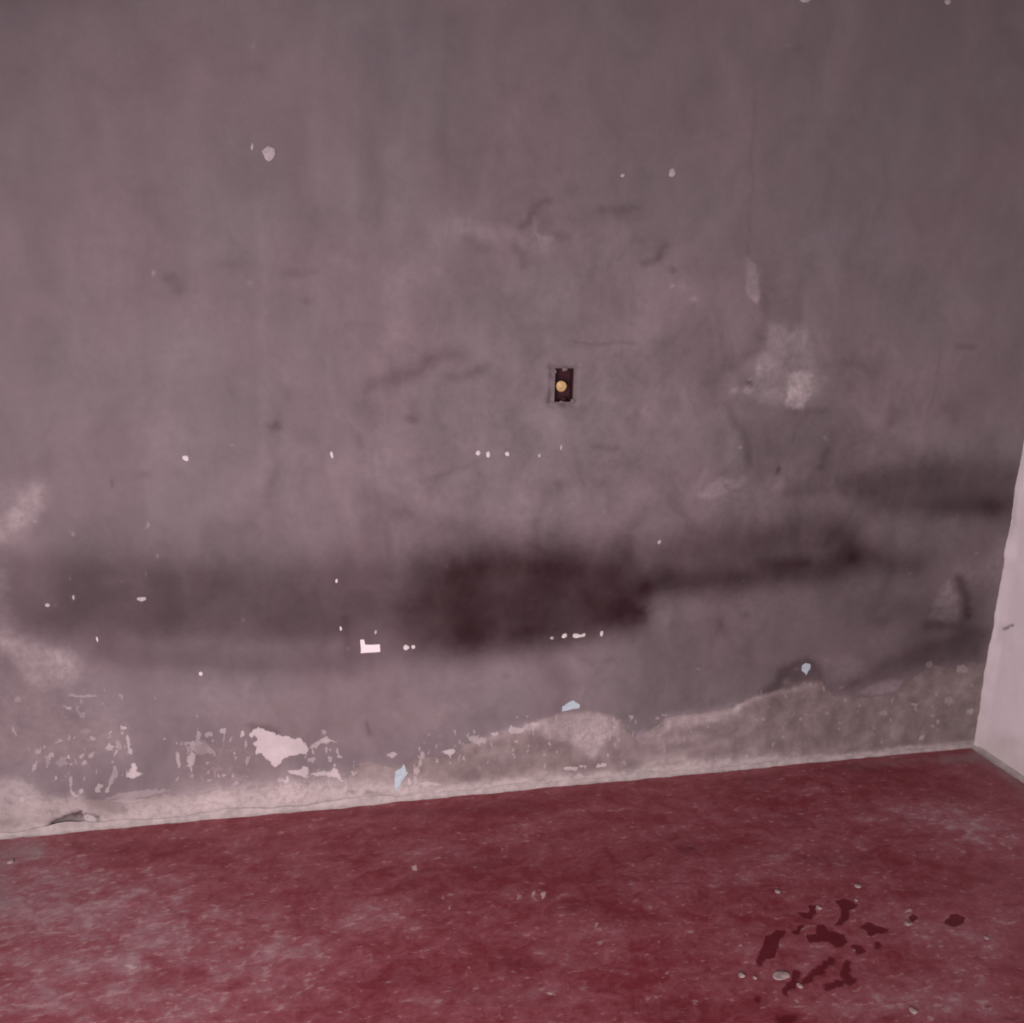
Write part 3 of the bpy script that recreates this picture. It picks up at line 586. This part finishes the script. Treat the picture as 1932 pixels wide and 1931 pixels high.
# ------------------------------------------------------------------ mortar fillets along the foot of both walls
def fillet(name, length, to3d, hfun, label):
    n = int(length/0.004); prof = 9
    s = np.linspace(0, length, n)
    h, w = hfun(s)
    co = []; 
    for k in range(prof):
        t = k/(prof-1)
        z = h*(1-t)**1.9; d = w*t**1.9
        wob = fbm(s*40+k*0.7, s*0+k*0.9, 55, 3)*0.0012*math.sin(math.pi*t)
        co.append(np.stack([s, d+wob+0.0004, z+wob-0.0005*(1-t)-0.0025*t], -1))
    co = np.array(co).transpose(1, 0, 2)
    P3 = to3d(co.reshape(-1, 3))
    i, j = np.meshgrid(np.arange(n-1), np.arange(prof-1), indexing='ij'); i = i.ravel(); j = j.ravel()
    F = np.stack([i*prof+j, (i+1)*prof+j, (i+1)*prof+j+1, i*prof+j+1], -1)
    o = make_grid_object(name, P3, F, M_LIME, {}, flip=False)
    return tag(o, label, None, None, 'structure')
def h_back(s):
    k = 0.5+0.5*sstep(0.3, 1.6, s)
    h = (0.020+0.010*fbm(s*9, s*0+3, 70, 4))*k; w = (0.015+0.004*fbm(s*11, s*0+8, 72, 4))*k
    return np.maximum(h, 0.004), np.maximum(w, 0.004)
fillet('trim_1', -ROOM_X0, lambda c: np.stack([-c[:, 0], -c[:, 1], c[:, 2]], -1), h_back, 'rough pale lime mortar fillet along the foot of the grey wall')
def h_right(s):
    h = 0.012+0.004*fbm(s*9, s*0+3, 80, 4); w = 0.024-0.010*sstep(0.0, 0.3, s)+0.004*fbm(s*11, s*0+8, 82, 4)
    return h, w
fillet('trim_2', -ROOM_Y0, lambda c: np.stack([-c[:, 1], -c[:, 0], c[:, 2]], -1), h_right, 'pale mortar fillet along the foot of the white wall')
# ------------------------------------------------------------------ ceiling, unseen, added to block sky and dim the upper wall
ce_u = np.arange(ROOM_X0-0.1, 0.2, 0.25); ce_v = np.arange(ROOM_Y0-0.1, 0.2, 0.25)
CP, CF = grid_mesh('ceiling', ce_u, ce_v, None)
ceiling = make_grid_object('ceiling', np.stack([CP[:, 0], CP[:, 1], np.full(len(CP), CEIL_Z)], -1), CF,
                           simple('grey ceiling plaster', (120, 104, 108), (104, 90, 94), 6), {}, flip=True)
tag(ceiling, 'unseen grey plaster ceiling, added to dim the upper wall', None, None, 'structure')


# ------------------------------------------------------------------ recessed box
def mesh_obj(name, bm, mat, parent=None, smooth=False):
    bmesh.ops.recalc_face_normals(bm, faces=bm.faces[:])
    me = bpy.data.meshes.new(name); bm.to_mesh(me); bm.free()
    me.materials.append(mat)
    if smooth: me.polygons.foreach_set('use_smooth', [True]*len(me.polygons))
    o = bpy.data.objects.new(name, me); COL.objects.link(o)
    if parent: o.parent = parent
    return o

bw, bh, bd, th = BX1-BX0, BZ1-BZ0, 0.032, 0.0018
bxc, bzc = (BX0+BX1)/2, (BZ0+BZ1)/2
box = bpy.data.objects.new('junction_box', None); COL.objects.link(box)
box.location = (bxc, 0.0, bzc); box.empty_display_size = 0.05
tag(box, 'small open rectangular steel box sunk in the grey wall with a round brassy cap inside', 'electrical box')
def rect_tube(x0, x1, z0, z1, t, y0, y1, back=True):
    bm = bmesh.new()
    rings = []
    for (e, y) in ((0, y1), (0, y0), (-t, y0), (-t, y1-t if back else y1)):
        rings.append([bm.verts.new((sx*(((x1-x0)/2)+e)+(x0+x1)/2, y, sz*(((z1-z0)/2)+e)+(z0+z1)/2)) for sx, sz in ((-1, -1), (1, -1), (1, 1), (-1, 1))])
    for a, b in zip(rings, rings[1:]):
        for k in range(4): bm.faces.new((a[k], a[(k+1) % 4], b[(k+1) % 4], b[k]))
    if back:
        bm.faces.new(rings[0]); bm.faces.new(rings[-1])
    return bm
shell = mesh_obj('box_shell', rect_tube(-bw/2-th, bw/2+th, -bh/2-th, bh/2+th, th, 0.0004, bd), M_BOX, box)
capc = on_wall(1060.6, 729.5)
cr = 0.5*np.linalg.norm(on_wall(1070.2, 729.5)-on_wall(1049.8, 729.5))
bm = bmesh.new()
prof = [(0, 0.0), (0.25, 0.0), (0.30, 0.0012), (0.62, 0.0008), (0.9, 0.0022), (1.0, 0.0045), (1.0, 0.009), (0.82, 0.011), (0.82, bd-th-0.008)]
seg = 36; rings = []
for r_, d_ in prof[1:]:
    ring = []
    for k in range(seg):
        a = 2*math.pi*k/seg; rr_ = cr*r_*(1+0.02*math.sin(3*a+1)*(r_ > 0.85))
        ring.append(bm.verts.new((rr_*math.cos(a), d_, rr_*math.sin(a))))
    rings.append(ring)
bm.faces.new(rings[0][::-1])
for a, b in zip(rings, rings[1:]):
    for k in range(seg): bm.faces.new((a[k], a[(k+1) % seg], b[(k+1) % seg], b[k]))
bm.faces.new(rings[-1])
cap = mesh_obj('round_cap', bm, M_BRASS, box, True)
cap.location = (max(min(capc[0]-bxc, bw/2-th-cr-.0005), -(bw/2-th-cr-.0005)), 0.003, capc[1]-bzc)
cap['label'] = 'dull brass round cap'
for sz in (-1, 1):              # the two fixing lugs
    bm = bmesh.new(); bmesh.ops.create_cube(bm, size=1)
    bmesh.ops.scale(bm, vec=(0.011, 0.002, 0.007), verts=bm.verts)
    bmesh.ops.bevel(bm, geom=bm.edges[:], offset=0.0006, segments=1, affect='EDGES')
    lug = mesh_obj('lug', bm, M_BOX, box); lug.location = (0.002, 0.006, sz*(bh/2-th-0.0034))

for k, (px_, py_, rx_, ry_) in enumerate([(1066, 697, 5.5, 4), (1080.5, 757, 5, 4.5), (1047.5, 701, 3, 4), (1060, 758.5, 5, 2.2)]):   # plaster squeezed over the rim
    pc = on_wall(px_, py_); sx_ = np.linalg.norm(on_wall(px_+rx_, py_)-pc); sz_ = np.linalg.norm(on_wall(px_, py_+ry_)-pc)
    bm = bmesh.new(); bmesh.ops.create_icosphere(bm, subdivisions=3, radius=1)
    for v in bm.verts:
        c = v.co; kk = 1+0.18*math.sin(3*c.x+k)*math.cos(4*c.z-k)
        v.co = Vector((c.x*sx_*kk, c.y*0.0022, c.z*sz_*kk))
    sm_ = mesh_obj('plaster_smear', bm, M_SMEAR, box, True); sm_.location = (pc[0]-bxc, 0.0, pc[1]-bzc)
    sm_['label'] = 'grey plaster smear on the rim'

# ------------------------------------------------------------------ flecks stuck to the wall
rnd = random.Random(4)
def wall_y(px, py):             # how far the plaster stands at this spot
    p = on_wall(px, py); i = np.argmin((WP[:, 0]-p[0])**2+(WP[:, 1]-p[1])**2)
    return p, -relief[i]
def flake_mesh(outline, thick, bevel=0.7):
    bm = bmesh.new(); c = np.mean(outline, 0)
    rings = [[bm.verts.new((q[0], 0.0012, q[1])) for q in outline]]
    rings.append([bm.verts.new((q[0], -thick*0.6, q[1])) for q in outline])
    rings.append([bm.verts.new((c[0]+(q[0]-c[0])*bevel, -thick*(0.95+(0.2*rnd.random() if bevel < .9 else 0)), c[1]+(q[1]-c[1])*bevel)) for q in outline])
    n = len(outline)
    for a, b in zip(rings, rings[1:]):
        for k in range(n): bm.faces.new((a[k], a[(k+1) % n], b[(k+1) % n], b[k]))
    bm.faces.new(rings[0][::-1])
    if bevel > .9:
        bmesh.ops.triangulate(bm, faces=[bm.faces.new(rings[2])]); return bm
    cv = bm.verts.new((c[0], -thick*1.15, c[1]))
    for k in range(n): bm.faces.new((rings[2][k], rings[2][(k+1) % n], cv))
    return bm
def dense(poly, jit, sub=3):
    out = []; n = len(poly)
    for k in range(n):
        a, b = np.array(poly[k], float), np.array(poly[(k+1) % n], float)
        for s in range(sub):
            q = a+(b-a)*s/sub
            out.append(q+np.array([rnd.uniform(-jit, jit), rnd.uniform(-jit, jit)])*(s > 0))
    return out
def put_flake(name, poly, mat, thick, label, cat, group=None, bevel=.7):
    c = np.mean(np.array(poly, float), 0)
    p, y = wall_y(c[0], c[1])
    q = np.array([on_wall(a[0], a[1])-p for a in poly])
    o = mesh_obj(name, flake_mesh(q, thick, bevel), mat)
    o.location = (p[0], y, p[1])
    return tag(o, label, cat, group)
def blob(x, y, rx, ry, rot=0, n=14, rough=.16):
    a0 = math.radians(rot); out = []
    for k in range(n):
        a = 2*math.pi*k/n; r = 1+rnd.uniform(-rough, rough)
        u, v = rx*r*math.cos(a), ry*r*math.sin(a)
        out.append((x+u*math.cos(a0)-v*math.sin(a0), y+u*math.sin(a0)+v*math.cos(a0)))
    return out
put_flake('tape_scrap', dense([(679.5,1207.5),(686.5,1207),(689,1216.5),(717,1216),(717.5,1230.5),(680.5,1233)], .5), M_TAPE, .0012,
          'bright white L-shaped scrap of tape low on the wall in the dark stain', 'tape', None, .97)
put_flake('paint_flake', dense([(1060,1334),(1071,1327),(1082,1322),(1094,1330),(1093,1336.5),(1074,1340),(1061,1343)], .7), M_BLUE, .0022,
          'pale blue angular paint flake on top of the bare patch under the dark stain', 'paint flake', 'pale blue flakes of old paint')
put_flake('paint_flake', dense([(1514,1255),(1521,1251.5),(1529,1254),(1529,1262),(1524,1269),(1521,1275),(1518,1270),(1512,1265)], .6), M_BLUE, .0022,
          'small pale blue rounded paint flake low on the wall, nearest the white wall', 'paint flake', 'pale blue flakes of old paint')
put_flake('paint_flake', dense([(762,1442),(766,1454),(770,1458),(761,1471),(755,1484),(748,1494),(744,1486),(746,1458),(750,1453),(757,1450)], .8), M_BLUE, .0016,
          'tall jagged pale blue-white paint flake just above the floor', 'paint flake', 'pale blue flakes of old paint')
put_flake('plaster_fleck', dense([(494,285),(499,281),(506,276),(518,281),(519,291),(513,302),(507,305),(500,300)], .8), M_FLECK_DIM, .0020,
          'largest pale fleck high on the wall, heart-shaped, at the upper left', 'plaster fleck', 'pale flecks on the grey wall')
FLECKS = [
 (476,277,2.4,6.5,8,1,'thin upright pale fleck just left of the heart-shaped fleck'),
 (1268,326,6,8,15,1,'oval pale fleck high on the wall, right of the middle'),
 (1175,331,4.2,3.4,0,1,'tiny dim fleck left of the oval pale fleck high on the wall'),
 (1518,0,10,5,0,1,'wide pale fleck cut by the top edge of the photo'),
 (1788,3,6,5.5,0,1,'small pale fleck at the top edge of the photo, nearest the right'),
 (350,865,6.5,5,25,0,'bright diamond-shaped white fleck on the left half of the wall'),
 (626,858,3,6.5,-12,0,'narrow upright white fleck right of the diamond-shaped one'),
 (902,855,4.3,5,10,0,'leftmost white fleck of the row below the sunken box'),
 (921,858,3.8,5.8,0,0,'second white fleck from the left in the row below the sunken box'),
 (957,857,4.2,4,30,0,'middle white fleck of the row below the sunken box'),
 (1018,860,3,3.8,0,1,'second fleck from the right in the row below the sunken box'),
 (1059,844,2,5.2,4,1,'thin upright fleck straight below the sunken box'),
 (1244,1023,3,4.5,35,1,'small pale fleck above the right end of the dark stain'),
 (635,1096,2.6,4.2,10,0,'small white fleck at the left end of the dark stain, well above the tape scrap'),
 (643,1186,2.4,4.2,-5,0,'tiny white fleck up and to the left of the tape scrap'),
 (709,1193,2.2,3.8,10,1,'tiny pale fleck straight above the tape scrap'),
 (766,1222,5.8,4.8,0,0,'white fleck in the dark stain, the nearer of two right of the tape scrap'),
 (780,1221,3.6,4,0,0,'white fleck in the dark stain, the farther of two right of the tape scrap'),
 (1041,1204,3.6,2.8,0,1,'dim leftmost fleck of the row at the lower right of the dark stain'),
 (1065,1200,5.6,4,-35,0,'oval white fleck left of the double white fleck in the dark stain'),
 (1135,1196,3,5.4,12,0,'upright white fleck right of the double white fleck in the dark stain'),
 (379,1271,4,4,20,0,'white fleck at the lower edge of the stain on the left half'),
 (184,1206,2,5.4,-15,0,'thin white fleck near the pale patch at the far left'),
 (268,1130,9,4.2,-5,1,'wide smudged pale fleck inside the stain on the left'),
 (90,1142,5,3.8,0,1,'pale fleck in the stain nearest the left edge of the photo'),
 (139,1127,2.2,4.4,-8,1,'thin pale fleck right of the leftmost fleck in the stain'),
]
put_flake('plaster_fleck', dense([(1080,1199),(1084,1195.5),(1089,1195.5),(1093,1197.5),(1098,1197),(1103,1194.5),(1105,1197.5),(1102,1201.5),(1094,1202.5),(1087,1204.5),(1081,1203)], .4, 2), M_FLECK, .0022,
          'widest white fleck, double-lobed, at the lower right of the dark stain', 'plaster fleck', 'pale flecks on the grey wall')
for x, y, rx, ry, rot, dim, lab in FLECKS:
    put_flake('plaster_fleck', blob(x, y, rx, ry, rot), M_FLECK_DIM if dim else M_FLECK, .0018, lab, 'plaster fleck', 'pale flecks on the grey wall')

# ------------------------------------------------------------------ crumbs on the floor
def floor_z(p):
    i = np.argmin((FP[:, 0]-p[0])**2+(FP[:, 1]-p[1])**2); return fz[i]
def crumb(x, y, rx, ry, label, name='plaster_crumb', cat='plaster crumb', group='pale plaster crumbs on the red floor', mat=None, flat=1.0):
    p = on_floor(x, y); a = np.linalg.norm(on_floor(x+rx, y)-p); b = a*ry/rx*1.6
    bm = bmesh.new(); bmesh.ops.create_icosphere(bm, subdivisions=3, radius=1)
    ph = rnd.uniform(0, 9)
    for v in bm.verts:
        c = v.co; k = 1+0.16*math.sin(3.1*c.x+ph)*math.cos(2.7*c.y-ph)+0.10*math.sin(5.3*c.z+2*ph+4*c.x)
        v.co = Vector((c.x*a*k, c.y*b*k, c.z*min(a, b)*0.34*flat*k))
    o = mesh_obj(name, bm, mat or M_CRUMB, None, True)
    zmin = min(v.co.z for v in o.data.vertices)
    o.location = (p[0], p[1], floor_z(p)-zmin*0.8)
    return tag(o, label, cat, group)
crumb(1474, 1841, 18, 6.5, 'largest pale plaster chip lying by the dark blotches on the red floor', flat=.5)
for x, y, rx, ry, lab in [
 (20,1627,5.5,4,'grey pebble-like crumb at the far left beside the foot of the wall'),
 (1618,1673,6,3.2,'pale crumb behind the dark blotches, topmost of the crumbs near them'),
 (1467,1683,5,3,'pale crumb up and to the left of the dark blotches'),
 (1545,1713,5,3.4,'round crumb between the two upper dark blotches'),
 (1615,1699,3.4,2.4,'tiny crumb at the right tip of the upper dark blotch'),
 (1399,1841,6.5,4,'pale crumb left of the largest plaster chip, farther one'),
 (1424,1845,4,2.8,'small crumb left of the largest plaster chip, nearer one'),
 (1509,1860,5,4,'crumb below and right of the largest plaster chip'),
 (1723,1908,6.5,4.5,'bright crumb at the lower right near the bottom edge of the photo'),
 (1711,1744,5,3.6,'crumb in front of the small dark blotch on the right'),
 (1861,1771,4,3,'crumb right of the small dark blotches'),
]:
    crumb(x, y, rx, ry, lab)
